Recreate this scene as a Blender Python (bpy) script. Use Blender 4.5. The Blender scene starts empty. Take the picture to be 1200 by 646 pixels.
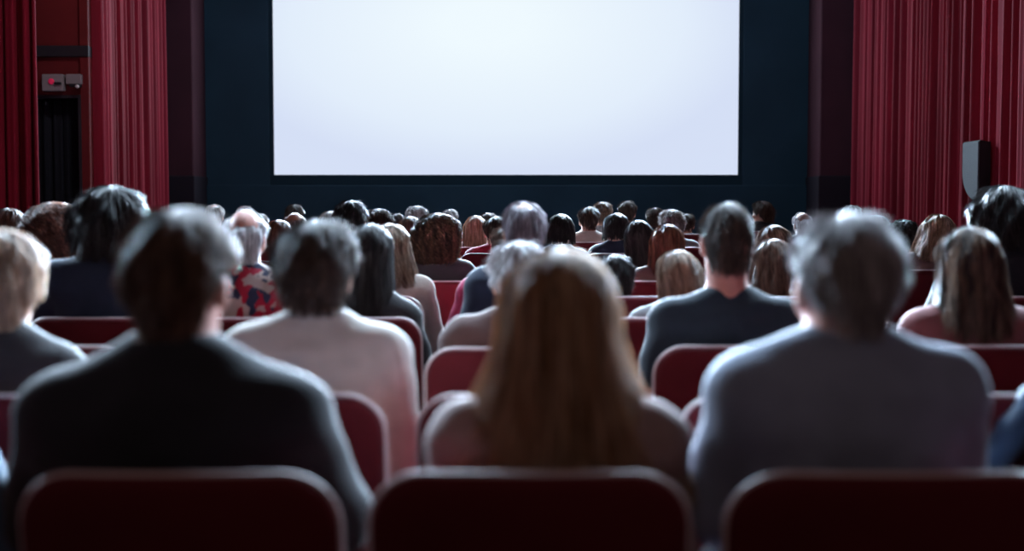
import bpy, math, random
import numpy as np
from mathutils import Vector, Matrix

S = bpy.context.scene
COL = S.collection
PI = math.pi
rad = math.radians

# ------------------------------------------------------------------ camera
F = 1500.0                      # focal length in pixels of the 1200 px wide frame
EYE = 1.30                      # eye height: level with the heads of the audience
PITCH = math.atan(78 / F)
cam_d = bpy.data.cameras.new('camera')
cam_d.sensor_width = 36.0
cam_d.lens = 36.0 * F / 1200.0
cam_d.clip_start = 0.05
cam_d.clip_end = 100
cam_d.dof.use_dof = True
cam_d.dof.focus_distance = 8.8
cam_d.dof.aperture_fstop = 1.7
cam = bpy.data.objects.new('camera', cam_d)
COL.objects.link(cam)
cam.location = (0, 0, EYE)
cam.rotation_euler = (PI / 2 - PITCH, 0, 0)
S.camera = cam

# ------------------------------------------------------------------ light
S.view_settings.view_transform = 'Standard'
S.view_settings.look = 'None'
S.view_settings.exposure = 0.0
S.view_settings.gamma = 1.0
S.view_settings.use_curve_mapping = False
w = bpy.data.worlds.new('world')
S.world = w
w.use_nodes = True
w.node_tree.nodes['Background'].inputs[0].default_value = (1.0, 0.72, 0.62, 1)
w.node_tree.nodes['Background'].inputs[1].default_value = 0.030


def area(name, loc, aim, sx, sy, power, colour, spread=180):
    d = bpy.data.lights.new(name, 'AREA')
    d.shape = 'RECTANGLE'
    d.size, d.size_y = sx, sy
    d.energy = power
    d.color = colour
    d.spread = math.radians(spread)
    o = bpy.data.objects.new(name, d)
    COL.objects.link(o)
    o.location = loc
    o.rotation_euler = (Vector(aim) - Vector(loc)).to_track_quat('-Z', 'Y').to_euler()
    return o


COOL = (0.60, 0.79, 1.0)
SCREEN_Y = 16.9
area('screen_light', (-0.07, SCREEN_Y - 0.06, 3.4), (-0.07, 0, 3.4), 3.0, 3.2, 3200, COOL, 50)
area('screen_spill', (-0.07, SCREEN_Y - 0.05, 3.6), (-0.07, 0, 3.6), 5.0, 2.6, 230, (0.78, 0.88, 1.0))
area('overhead_fill', (0.2, 6.6, 4.4), (0.2, 1.9, 1.3), 5.0, 0.4, 420, COOL, 110)  # added lamp without a fixture: cool light on the near head tops
area('overhead_fill', (0, 14.2, 4.8), (0, 7.0, 1.2), 5.0, 0.4, 420, COOL, 100)  # added overhead lamp, unseen, for rims on the farther rows
area('overhead_fill', (0, 13.0, 6.6), (0, 17.0, 1.6), 7.0, 0.4, 52, (0.45, 0.75, 1.0), 120)  # added wash that lifts the navy front wall, no real ceiling lamp
area('rear_fill', (0, -1.4, 3.6), (0, 2.4, 0.8), 3.0, 0.5, 12, (1.0, 0.70, 0.62))  # added warm fill behind the camera for the nearest backs and seats
for sx in (-1, 1):
    area('side_fill', (sx * 4.3, 7.4, 3.0), (0, 2.2, 1.2), 0.3, 1.2, 58, COOL, 50)  # added side lamp out of view, wraps light round the near heads
    area('side_fill', (sx * 2.9, 15.0, 4.7), (sx * .4, 6.5, 1.2), 0.5, 0.8, 190, COOL, 50)  # added lamp hung out of view, rims the far heads
    area('overhead_fill', (sx * 1.0, 8.0, 6.4), (sx * 4.3, 13.2, 2.6), 1.2, 0.5, 17 - 6 * sx, (1.0, 0.84, 0.90), 100)  # added overhead wash to brighten the side curtains, no fixture there


# ------------------------------------------------------------------ helpers
def at(px, py, d):
    """point at depth d (along y) seen at pixel px, py of the 1200x646 frame"""
    dx, dy = (px - 600) / F, (323 - py) / F
    cp, sp = math.cos(PITCH), math.sin(PITCH)
    v = (dx, cp + dy * sp, -sp + dy * cp)
    t = d / v[1]
    return Vector((v[0] * t, d, EYE + v[2] * t))


def tag(o, label=None, cat=None, group=None, kind=None):
    if label:
        o['label'] = label
    if cat:
        o['category'] = cat
    if group:
        o['group'] = group
    if kind:
        o['kind'] = kind
    return o


def link(name, mesh, mat=None, parent=None, loc=(0, 0, 0)):
    o = bpy.data.objects.new(name, mesh)
    COL.objects.link(o)
    o.location = loc
    if parent is not None:
        o.parent = parent
    if mat is not None:
        if len(mesh.materials) == 0:
            mesh.materials.append(mat)
        else:
            o.material_slots[0].link = 'OBJECT'
            o.material_slots[0].material = mat
    return o


def np_mesh(name, verts, faces, smooth=True):
    """faces: list of arrays, each (n, k)"""
    me = bpy.data.meshes.new(name)
    verts = np.asarray(verts, dtype=np.float32)
    me.vertices.add(len(verts))
    me.vertices.foreach_set('co', verts.ravel())
    loops = np.concatenate([np.asarray(f, dtype=np.int32).ravel() for f in faces])
    sizes = np.concatenate([np.full(len(f), np.asarray(f).shape[1], dtype=np.int32) for f in faces])
    starts = np.concatenate([[0], np.cumsum(sizes)[:-1]]).astype(np.int32)
    me.loops.add(len(loops))
    me.loops.foreach_set('vertex_index', loops)
    me.polygons.add(len(sizes))
    me.polygons.foreach_set('loop_start', starts)
    me.polygons.foreach_set('loop_total', sizes)
    me.polygons.foreach_set('use_smooth', np.full(len(sizes), smooth, dtype=bool))
    me.update(calc_edges=True)
    me.validate()
    return me


def box_mesh(name, boxes, bevel=0.0, segs=2):
    import bmesh
    bm = bmesh.new()
    for (x0, x1, y0, y1, z0, z1) in boxes:
        m = Matrix.Translation(((x0 + x1) / 2, (y0 + y1) / 2, (z0 + z1) / 2)) @ Matrix.Diagonal((x1 - x0, y1 - y0, z1 - z0, 1))
        bmesh.ops.create_cube(bm, size=1, matrix=m)
    if bevel:
        bmesh.ops.bevel(bm, geom=bm.edges[:], offset=bevel, segments=segs, affect='EDGES', profile=0.6)
    me = bpy.data.meshes.new(name)
    bm.to_mesh(me)
    bm.free()
    return me


def ss(a, b, x):
    t = np.clip((x - a) / (b - a), 0, 1)
    return t * t * (3 - 2 * t)


# ------------------------------------------------------------------ materials
def mat(name, colour, rough=0.8, spec=0.3, sheen=0.0, sheen_tint=None, var=0.0, var_scale=6.0,
        bump=0.0, bump_scale=80.0, metal=0.0, stretch=None, col2=None):
    m = bpy.data.materials.new(name)
    m.use_nodes = True
    nt = m.node_tree
    b = nt.nodes['Principled BSDF']
    b.inputs['Base Color'].default_value = (*colour, 1)
    b.inputs['Roughness'].default_value = rough
    b.inputs['Specular IOR Level'].default_value = spec
    b.inputs['Metallic'].default_value = metal
    if sheen:
        b.inputs['Sheen Weight'].default_value = sheen
        b.inputs['Sheen Roughness'].default_value = 0.5
        b.inputs['Sheen Tint'].default_value = (*(sheen_tint or (1, 1, 1)), 1)
    if var or bump:
        tc = nt.nodes.new('ShaderNodeTexCoord')
        mp = nt.nodes.new('ShaderNodeMapping')
        nt.links.new(tc.outputs['Object'], mp.inputs[0])
        if stretch:
            mp.inputs['Scale'].default_value = stretch
    if var:
        n = nt.nodes.new('ShaderNodeTexNoise')
        n.inputs['Scale'].default_value = var_scale
        n.inputs['Detail'].default_value = 3
        nt.links.new(mp.outputs[0], n.inputs['Vector'])
        r = nt.nodes.new('ShaderNodeValToRGB')
        c2 = col2 or tuple(min(1, c * (1 + var)) for c in colour)
        c1 = colour if col2 else tuple(c * (1 - var) for c in colour)
        r.color_ramp.elements[0].position = 0.36
        r.color_ramp.elements[1].position = 0.64
        r.color_ramp.elements[0].color = (*c1, 1)
        r.color_ramp.elements[1].color = (*c2, 1)
        nt.links.new(n.outputs['Fac'], r.inputs[0])
        nt.links.new(r.outputs[0], b.inputs['Base Color'])
    if bump:
        n2 = nt.nodes.new('ShaderNodeTexNoise')
        n2.inputs['Scale'].default_value = bump_scale
        n2.inputs['Detail'].default_value = 2
        nt.links.new(mp.outputs[0], n2.inputs['Vector'])
        bp = nt.nodes.new('ShaderNodeBump')
        bp.inputs['Strength'].default_value = bump
        bp.inputs['Distance'].default_value = 0.01
        nt.links.new(n2.outputs['Fac'], bp.inputs['Height'])
        nt.links.new(bp.outputs[0], b.inputs['Normal'])
    return m


def hair_mat(name, c1, c2, rough=0.46, spec=0.4, trans=0.28):
    m = mat(name, c1, rough, spec, var=0.3, var_scale=34, stretch=(1, 1, 0.22), col2=c2)
    nt = m.node_tree
    b = nt.nodes['Principled BSDF']
    tr = nt.nodes.new('ShaderNodeBsdfTranslucent')
    ge = nt.nodes.new('ShaderNodeNewGeometry')       # every strand its own shade
    mr = nt.nodes.new('ShaderNodeMapRange')
    mr.inputs['To Min'].default_value = 0.45
    mr.inputs['To Max'].default_value = 1.7
    nt.links.new(ge.outputs['Random Per Island'], mr.inputs['Value'])
    mu = nt.nodes.new('ShaderNodeVectorMath')
    mu.operation = 'SCALE'
    nt.links.new(b.inputs['Base Color'].links[0].from_socket, mu.inputs[0])
    nt.links.new(mr.outputs[0], mu.inputs['Scale'])
    src = mu.outputs[0]
    nt.links.new(src, b.inputs['Base Color'])
    nt.links.new(src, tr.inputs[0])
    mx = nt.nodes.new('ShaderNodeMixShader')
    mx.inputs[0].default_value = trans
    nt.links.new(b.outputs[0], mx.inputs[1])
    nt.links.new(tr.outputs[0], mx.inputs[2])
    nt.links.new(mx.outputs[0], nt.nodes['Material Output'].inputs[0])
    return m


PLUSH = mat('red_plush', (0.10, 0.009, 0.014), 0.85, 0.15, sheen=0.08, sheen_tint=(1, .5, .5), var=0.15, var_scale=5, bump=0.15, bump_scale=260)
PLUSH_BACK = mat('red_plush_back', (0.085, 0.009, 0.013), 0.8, 0.12, sheen=0.04, sheen_tint=(1, .5, .5), var=0.12, var_scale=4, bump=0.1, bump_scale=300)
PIPING = mat('piping', (0.55, 0.42, 0.42), 0.45, 0.5)
ARM = mat('armrest_plastic', (0.018, 0.012, 0.013), 0.5, 0.4)
STEEL = mat('dark_steel', (0.03, 0.03, 0.033), 0.45, 0.5, metal=0.6)
CURTAIN = mat('red_velvet', (0.21, 0.006, 0.022), 0.75, 0.2, sheen=0.2, sheen_tint=(1, .15, .2), var=0.25, var_scale=3, stretch=(1, 1, .12))
CURTAIN_DARK = mat('navy_drape', (0.010, 0.013, 0.020), 0.85, 0.2)
RED_PAINT = mat('red_wall_paint', (0.15, 0.011, 0.014), 0.6, 0.35, var=0.12, var_scale=2)
MAROON = mat('maroon_wall', (0.055, 0.018, 0.028), 0.8, 0.2, var=0.1, var_scale=2)
PLINTH = mat('black_plinth', (0.017, 0.013, 0.021), 0.7, 0.2)
NAVY_WALL = mat('navy_fabric_wall', (0.020, 0.046, 0.068), 0.9, 0.15, var=0.10, var_scale=1.2)
BLACK_CLOTH = mat('black_masking', (0.014, 0.032, 0.046), 0.9, 0.1)
CARPET = mat('dark_carpet', (0.03, 0.010, 0.014), 0.95, 0.1, var=0.3, var_scale=20, bump=0.3, bump_scale=300)
GREY_BOX = mat('grey_casing', (0.30, 0.29, 0.31), 0.5, 0.4)
BAND = mat('dark_band', (0.022, 0.022, 0.03), 0.5, 0.4)
SPEAKER = mat('speaker_grille', (0.07, 0.095, 0.115), 0.6, 0.4, bump=0.4, bump_scale=500)
SPEAKER_BODY = mat('speaker_cabinet', (0.01, 0.012, 0.016), 0.6, 0.3)
LENS = mat('glass_lens', (0.6, 0.6, 0.62), 0.15, 0.8)

SKIN = {
    'pink': mat('skin_pink', (0.50, 0.22, 0.17), 0.55, 0.4, var=0.08, var_scale=20),
    'fair': mat('skin_fair', (0.56, 0.32, 0.24), 0.55, 0.4, var=0.08, var_scale=20),
    'tan': mat('skin_tan', (0.36, 0.17, 0.11), 0.55, 0.4, var=0.08, var_scale=20),
    'brown': mat('skin_brown', (0.24, 0.10, 0.07), 0.5, 0.4, var=0.08, var_scale=20),
}
HAIR = {
    'black': hair_mat('hair_black', (0.012, 0.011, 0.012), (0.035, 0.03, 0.03), 0.46, 0.28, 0.12),
    'darkbrown': hair_mat('hair_dark_brown', (0.035, 0.020, 0.015), (0.08, 0.05, 0.037), 0.46, 0.32, 0.2),
    'brown': hair_mat('hair_brown', (0.085, 0.045, 0.030), (0.20, 0.12, 0.085)),
    'lightbrown': hair_mat('hair_light_brown', (0.16, 0.095, 0.06), (0.36, 0.25, 0.18)),
    'auburn': hair_mat('hair_auburn', (0.10, 0.032, 0.02), (0.24, 0.10, 0.06)),
    'blonde': hair_mat('hair_blonde', (0.34, 0.18, 0.095), (0.56, 0.38, 0.25), trans=0.4),
    'blondegrey': hair_mat('hair_ash_blonde', (0.32, 0.20, 0.125), (0.56, 0.41, 0.31)),
    'grey': hair_mat('hair_grey', (0.22, 0.20, 0.20), (0.46, 0.44, 0.45)),
    'greybrown': hair_mat('hair_grey_brown', (0.16, 0.12, 0.105), (0.38, 0.33, 0.31)),
    'white': hair_mat('hair_white', (0.50, 0.48, 0.48), (0.75, 0.74, 0.76)),
    'mauve': hair_mat('hair_mauve_grey', (0.13, 0.10, 0.12), (0.30, 0.26, 0.30)),
    'chestnut': hair_mat('hair_chestnut', (0.030, 0.017, 0.011), (0.17, 0.095, 0.055), trans=0.42),
    'streak': hair_mat('hair_brown_streaked', (0.024, 0.012, 0.009), (0.20, 0.12, 0.075)),
}


def cloth(name, c, rough=0.85, spec=0.2, sheen=0.15, **k):
    return mat(name, c, rough, spec, sheen=sheen, var=0.12, var_scale=9, bump=0.25, bump_scale=140, **k)


TOP = {
    'black': cloth('black_jacket', (0.016, 0.018, 0.024)),
    'navy': cloth('navy_cloth', (0.022, 0.032, 0.060)),
    'teal': cloth('dark_teal_cloth', (0.022, 0.036, 0.050)),
    'bluegrey': cloth('blue_grey_cloth', (0.19, 0.23, 0.31)),
    'denim': cloth('denim_cloth', (0.06, 0.11, 0.18)),
    'jacket_blue': cloth('dark_blue_jacket', (0.03, 0.055, 0.095)),
    'cream': cloth('cream_cloth', (0.45, 0.38, 0.33)),
    'white': cloth('white_cloth', (0.44, 0.39, 0.35)),
    'taupe': cloth('taupe_cloth', (0.26, 0.18, 0.17)),
    'brown': cloth('brown_cloth', (0.12, 0.07, 0.065)),
    'crimson': cloth('crimson_cloth', (0.30, 0.018, 0.045)),
    'pink': cloth('pink_cloth', (0.50, 0.05, 0.14)),
    'rose': cloth('dusty_rose_cloth', (0.20, 0.075, 0.075)),
    'grey': cloth('grey_cloth', (0.16, 0.16, 0.17)),
    'charcoal': cloth('charcoal_cloth', (0.03, 0.03, 0.034)),
}
TROUSERS = cloth('dark_trousers', (0.02, 0.022, 0.03))


def floral():
    m = cloth('floral_cloth', (0.5, 0.4, 0.35))
    nt = m.node_tree
    b = nt.nodes['Principled BSDF']
    tc = nt.nodes.new('ShaderNodeTexCoord')
    nz = nt.nodes.new('ShaderNodeTexNoise')
    nz.inputs['Scale'].default_value = 14
    vo = nt.nodes.new('ShaderNodeTexVoronoi')
    vo.inputs['Scale'].default_value = 24
    ad = nt.nodes.new('ShaderNodeMixRGB')
    ad.blend_type = 'ADD'
    ad.inputs[0].default_value = 0.12
    nt.links.new(tc.outputs['Object'], nz.inputs['Vector'])
    nt.links.new(tc.outputs['Object'], ad.inputs[1])
    nt.links.new(nz.outputs['Color'], ad.inputs[2])
    nt.links.new(ad.outputs[0], vo.inputs['Vector'])
    r = nt.nodes.new('ShaderNodeValToRGB')
    r.color_ramp.interpolation = 'CONSTANT'
    e = r.color_ramp.elements
    e[0].color = (0.40, 0.30, 0.27, 1)
    e[1].position = 0.40
    e[1].color = (0.34, 0.012, 0.035, 1)
    x = e.new(0.72)
    x.color = (0.03, 0.035, 0.07, 1)
    sep = nt.nodes.new('ShaderNodeSeparateColor')
    nt.links.new(vo.outputs['Color'], sep.inputs[0])
    nt.links.new(sep.outputs[0], r.inputs[0])
    nt.links.new(r.outputs[0], b.inputs['Base Color'])
    return m


TOP['floral'] = floral()


def screen_material():
    m = bpy.data.materials.new('lit_screen')
    m.use_nodes = True
    nt = m.node_tree
    nt.nodes.clear()
    out = nt.nodes.new('ShaderNodeOutputMaterial')
    em = nt.nodes.new('ShaderNodeEmission')
    tc = nt.nodes.new('ShaderNodeTexCoord')
    mp = nt.nodes.new('ShaderNodeMapping')
    mp.inputs['Location'].default_value = (0.075, 0, -1.02)
    mp.inputs['Scale'].default_value = (0.28, 0.0, 0.52)
    gr = nt.nodes.new('ShaderNodeTexGradient')
    gr.gradient_type = 'SPHERICAL'
    r = nt.nodes.new('ShaderNodeValToRGB')
    e = r.color_ramp.elements
    e[0].position = 0.0
    e[0].color = (0.665, 0.74, 0.92, 1)
    e[1].position = 0.85
    e[1].color = (0.86, 0.95, 1.0, 1)
    x = e.new(0.28)
    x.color = (0.76, 0.85, 0.97, 1)
    nt.links.new(tc.outputs['Object'], mp.inputs[0])
    nt.links.new(mp.outputs[0], gr.inputs[0])
    nt.links.new(gr.outputs['Color'], r.inputs[0])
    nt.links.new(r.outputs[0], em.inputs[0])
    em.inputs[1].default_value = 1.0
    nt.links.new(em.outputs[0], out.inputs[0])
    return m


# ------------------------------------------------------------------ the room
DZ0, DZ1, Y0, Y1 = 0.0, 0.18, 4.6, 12.7


def floor_z(d):
    return DZ0 + (DZ1 - DZ0) * min(1, max(0, (d - Y0) / (Y1 - Y0)))


def build_room():
    fz = [(-1.0, 0.0), (Y0, 0.0), (Y1, DZ1), (17.1, DZ1)]
    v, f = [], []
    for (y, z) in fz:
        v += [(-5.6, y, z), (5.6, y, z), (-5.6, y, z - 0.2), (5.6, y, z - 0.2)]
    for i in range(3):
        a = i * 4
        f += [(a, a + 1, a + 5, a + 4), (a + 2, a + 6, a + 7, a + 3), (a, a + 4, a + 6, a + 2), (a + 1, a + 3, a + 7, a + 5)]
    f += [(0, 2, 3, 1), (12, 13, 15, 14)]
    tag(link('floor', np_mesh('floor', v, [np.array(f)], False), CARPET), kind='structure')

    # screen wall and its masking
    tag(link('wall_front', box_mesh('wall_front', [(-5.6, 5.6, 17.05, 17.25, 0, 7.2)]), NAVY_WALL), kind='structure')
    xl, xr = at(321.5, 205, SCREEN_Y).x, at(864.5, 205, SCREEN_Y).x
    zb = at(600, 205, SCREEN_Y).z
    zt = zb + (xr - xl) / 1.80
    cx, cz = (xl + xr) / 2, (zb + zt) / 2
    tag(link('trim_1', box_mesh('masking_side', [(-4.32, xl - 0.05, 16.86, 17.05, DZ1, 7.2), (xr + 0.05, 4.15, 16.86, 17.05, DZ1, 7.2)], 0.02), NAVY_WALL), kind='structure')
    tag(link('trim_2', box_mesh('masking_frame', [(xl - 0.05, xl, 16.875, 17.04, zb - 0.1, zt + .1), (xr, xr + 0.05, 16.875, 17.04, zb - 0.1, zt + .1),
                                                    (xl, xr, 16.875, 17.04, zt, zt + .1)], 0.01), BLACK_CLOTH), kind='structure')
    zs = at(300, 217, 16.8).z
    tag(link('trim_3', box_mesh('masking_below', [(xl - 0.12, xr + 0.12, 16.87, 17.04, zs + .0, zb)], 0.008), BLACK_CLOTH), kind='structure')
    tag(link('trim_4', box_mesh('wall_below_screen', [(-4.3, 4.14, 16.80, 17.04, DZ1, zs)], 0.015), NAVY_WALL), kind='structure')
    scr = bpy.data.objects.new('projection_screen', None)
    COL.objects.link(scr)
    scr.location = (cx, SCREEN_Y, zb)
    tag(scr, 'large bright white projection screen glowing on the dark front wall', 'screen')
    link('screen_surface', box_mesh('screen_surface', [(xl - cx, xr - cx, 0, 0.02, 0, zt - zb)]), screen_material(), scr)
    link('screen_frame', box_mesh('screen_frame', [(xl - cx - .03, xr - cx + .03, 0.021, 0.06, -.03, zt - zb + .03)], 0.004), BLACK_CLOTH, scr)

    # proscenium returns beside the screen
    zp = at(190, 206, 16.2).z
    x0, x1 = at(150, 200, 16.2).x, at(226, 120, 16.2).x
    tag(link('wall_left_return', box_mesh('wall_left_return', [(x0, x1, 16.2, 16.95, DZ1, 7.2)], 0.03, 3), MAROON), kind='structure')
    tag(link('baseboard_left', box_mesh('baseboard_left', [(x0, x1 + .02, 16.15, 16.95, DZ1, zp)], 0.015), PLINTH), kind='structure')
    x0, x1 = at(961, 120, 16.2).x, at(1030, 200, 16.2).x
    tag(link('wall_right_return', box_mesh('wall_right_return', [(x0, x1, 16.2, 16.95, DZ1, 7.2)], 0.03, 3), MAROON), kind='structure')
    tag(link('baseboard_right', box_mesh('baseboard_right', [(x0 - .02, x1, 16.15, 16.95, DZ1, zp)], 0.015), PLINTH), kind='structure')
    # side walls
    tag(link('wall_right', box_mesh('wall_right', [(4.62, 4.8, -1, 17.2, 0, 7.2)]), MAROON), kind='structure')
    tag(link('wall_left', box_mesh('wall_left', [(-5.3, -5.12, -1, 12.9, 0, 7.2), (-4.9, -4.75, 12.75, 17.2, 0, 7.2)]), MAROON), kind='structure')

    # exit bay in the left wall: painted red round a curtained doorway
    D = 12.0
    xa, xb, xc, xd = at(20, 180, D).x, at(38, 180, D).x, at(96, 180, D).x, at(107, 180, D).x
    zd = at(60, 114, D).z
    fl = floor_z(D)
    tag(link('wall_left_exit', box_mesh('wall_left_exit', [(-5.15, xb, D, D + .5, fl, zd), (xc, xd, D - .03, D + .12, fl, 7.2), (-5.15, xc, D, D + .5, zd, 7.2)], 0.012), RED_PAINT), kind='structure')
    z0, z1 = at(60, 67, D).z, at(60, 54, D).z
    tag(link('trim_5', box_mesh('band', [(xa, xd + .003, D - .045, D + .1, z0, z1)], 0.008), BAND), kind='structure')
    tag(link('door_1', box_mesh('door_frame', [(xb - .01, xb + .02, D - .012, D + .3, fl, zd + .02), (xc - .02, xc + .01, D - .035, D + .3, fl, zd + .02), (xb, xc, D - .012, D + .3, zd - .01, zd + .02)], 0.004), BAND), kind='structure')
    tag(link('wall_left_lobby', box_mesh('wall_left_lobby', [(-5.15, xd - .05, D + .6, D + .7, 0, 7.2)]), BLACK_CLOTH), kind='structure')
    return D, xb, xc, zd


DOOR_Y, DOOR_X0, DOOR_X1, DOOR_Z = build_room()


def curtain(name, p0, p1, zb, zt, pleat, amp, seed, m, label, cat='curtain', slant=0.0):
    """pleated drape hung along the line p0-p1"""
    rng = np.random.default_rng(seed)
    p0, p1 = np.array(p0), np.array(p1)
    L = np.linalg.norm(p1 - p0)
    tdir = (p1 - p0) / L
    n = np.array([-tdir[1], tdir[0]])
    nu, nv = max(60, int(L / 0.0085)), 16
    u = np.linspace(0, L, nu)
    # irregular pleat phase
    k = int(L / pleat * 2) + 4
    widths = rng.uniform(0.55, 1.5, k) * pleat
    knots = np.cumsum(widths)
    ph = np.interp(u, np.concatenate([[0], knots]), np.arange(k + 1)) * 2 * PI
    am = np.interp(u, np.concatenate([[0], knots]), rng.uniform(0.5, 1.25, k + 1)) * amp
    V, Fc = [], []
    for side in (0, 1):
        for j in range(nv):
            t = j / (nv - 1)
            z = zb + (zt - zb) * t
            drift = 0.5 * np.sin(u * 1.7 + seed + 3.0 * (1 - t)) * (1 - t) + slant * (1 - t)
            s = np.sin(ph + drift)
            d = am * (np.sign(s) * np.abs(s) ** 0.75) * (0.75 + 0.35 * (1 - t)) + am * 0.35 * np.sin(2.3 * ph + 1.1 + drift)
            d = d - side * 0.006
            wob = 0.12 * pleat * np.cos(ph + drift)
            xy = p0[None] + tdir[None] * (u + wob)[:, None] + n[None] * d[:, None]
            V.append(np.column_stack([xy, np.full(nu, z)]))
    V = np.concatenate(V)
    for side in (0, 1):
        b = side * nu * nv
        i, j = np.meshgrid(np.arange(nu - 1), np.arange(nv - 1))
        a = b + j.ravel() * nu + i.ravel()
        q = np.column_stack([a, a + 1, a + nu + 1, a + nu])
        Fc.append(q if side == 0 else q[:, ::-1])
    B = nu * nv
    e = np.arange(nu - 1)
    Fc.append(np.column_stack([e, e + B, e + B + 1, e + 1]))
    top = (nv - 1) * nu + e
    Fc.append(np.column_stack([top, top + 1, top + B + 1, top + B]))
    c = np.arange(nv - 1) * nu
    Fc.append(np.column_stack([c, c + nu, c + nu + B, c + B]))
    c2 = c + nu - 1
    Fc.append(np.column_stack([c2, c2 + B, c2 + nu + B, c2 + nu]))
    org = np.array([p0[0], p0[1], zb])
    o = link(name, np_mesh(name, V - org, Fc), m, None, org)
    tag(o, label, cat)
    return o


xr0, xr1 = at(1003, 100, 16.0).x, 4.24
curtain('curtain', (xr0 + .05, 16.05), (xr1 + .03, 9.2), DZ1 * .9 + .02, 6.9, 0.15, 0.085, 5, CURTAIN, 'wide red pleated velvet curtain hanging along the wall behind the black loudspeaker')
curtain('curtain', (at(106.5, 100, 12.0).x, 12.03), (at(184, 120, 15.6).x, 15.7), .18, 6.9, 0.15, 0.075, 11, CURTAIN, 'red pleated curtain hanging between the exit doorway and the dark screen wall')
curtain('curtain', (-5.02, 11.2), (at(41, 100, 11.4).x, 11.45), .15, 6.9, 0.12, 0.06, 3, CURTAIN, 'red pleated curtain at the edge of the exit bay, beside the grey wall boxes')
curtain('doorway_curtain', (DOOR_X0 + .02, DOOR_Y + .16), (DOOR_X1 - .02, DOOR_Y + .16), .17, DOOR_Z - .015, 0.085, 0.026, 8, CURTAIN_DARK, 'black pleated curtain filling the exit doorway')


def wall_boxes():
    D = DOOR_Y
    a, b = at(50, 107, D - .05), at(75, 87, D - .05)
    r = bpy.data.objects.new('call_box', None)
    COL.objects.link(r)
    r.location = ((a.x + b.x) / 2, D, a.z)
    tag(r, 'square grey wall box with a small red lamp above the exit doorway', 'wall box')
    wx, h = (b.x - a.x) / 2, b.z - a.z
    link('casing', box_mesh('casing', [(-wx, wx, -.075, 0, 0, h)], .012), GREY_BOX, r)
    import bmesh

    def knob(name, x, z, rr, y, m, par, depth=.02):
        bm = bmesh.new()
        bmesh.ops.create_uvsphere(bm, u_segments=16, v_segments=10, radius=rr, matrix=Matrix.Translation((x, y, z)) @ Matrix.Diagonal((1, depth / rr, 1, 1)))
        me = bpy.data.meshes.new(name)
        bm.to_mesh(me)
        bm.free()
        for p in me.polygons:
            p.use_smooth = True
        return link(name, me, m, par)
    lamp = bpy.data.materials.new('red_indicator')
    lamp.use_nodes = True
    bb = lamp.node_tree.nodes['Principled BSDF']
    bb.inputs['Base Color'].default_value = (.7, .02, .08, 1)
    bb.inputs['Emission Color'].default_value = (1, .03, .15, 1)
    bb.inputs['Emission Strength'].default_value = 0.16
    knob('red_lamp', -.01, h * .56, .028, -.078, lamp, r)['label'] = 'small glowing red lamp'
    link('handle', box_mesh('handle', [(.02, wx - .015, -.10, -.07, h * .38, h * .52)], .008), BAND, r)
    a, b = at(78, 104, D - .05), at(96, 87, D - .05)
    r = bpy.data.objects.new('wall_spotlight', None)
    COL.objects.link(r)
    r.location = ((a.x + b.x) / 2, D, a.z)
    tag(r, 'grey wall bracket box with a small spotlight under it, above the doorway corner', 'spotlight')
    wx, h = (b.x - a.x) / 2, b.z - a.z
    link('casing', box_mesh('casing', [(-wx, wx, -.075, 0, h * .3, h)], .01), GREY_BOX, r)
    link('bracket', box_mesh('bracket', [(-wx * .5, wx * .9, -.085, -.02, h * .12, h * .32)], .006), BAND, r)
    knob('lens', wx * .55, h * .12, .020, -.09, LENS, r, .018)


wall_boxes()


def loudspeaker():
    D = 11.2
    a, b = at(1147, 236, D), at(1147, 164, D)
    h = b.z - a.z
    dep, wd = 0.40, 0.10
    r = bpy.data.objects.new('loudspeaker', None)
    COL.objects.link(r)
    r.location = (a.x, D, a.z)
    tag(r, 'black loudspeaker with curved grey front hung against the red pleated curtain', 'speaker')
    # outline in (y, z): the grey face looks across the hall, its foot curves back
    n = 14
    curve = [(dep - 0.9 * dep * (1 - math.cos(t * PI / 2)), h * 0.52 * (1 - math.sin(t * PI / 2))) for t in np.linspace(0, 1, n)]
    out = [(0, h), (dep, h)] + curve + [(0, 0.0)]

    def prism(name, o2, x0, x1, material, inset=0.0):
        cy, cz = dep * .45, h * .55
        k = len(o2)
        V = [(x0, y, z) for y, z in o2] + [(x1, y + (cy - y) * inset, z + (cz - z) * inset) for y, z in o2]
        me = bpy.data.meshes.new(name)
        Fs = [tuple(range(k)), tuple(range(2 * k - 1, k - 1, -1))]
        Fs += [(i, k + i, k + (i + 1) % k, (i + 1) % k) for i in range(k)]
        me.from_pydata(V, [], Fs)
        me.update()
        return link(name, me, material, r)
    prism('cabinet', out, 0.0, wd, SPEAKER_BODY, 0.06)
    prism('grille', [(dep * .5 + (y - dep * .5) * .97, h * .5 + (z - h * .5) * .97) for y, z in out], 0.0, -0.012, SPEAKER, 0.02)
    link('bracket', box_mesh('bracket', [(wd * .8, 4.64 - a.x, .12, .20, h * .5, h * .62)], .01), STEEL, r)
    return r


loudspeaker()

# ------------------------------------------------------------------ seats
SW, ST = 0.49, 0.895            # width of the backrest, height of its top


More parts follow.
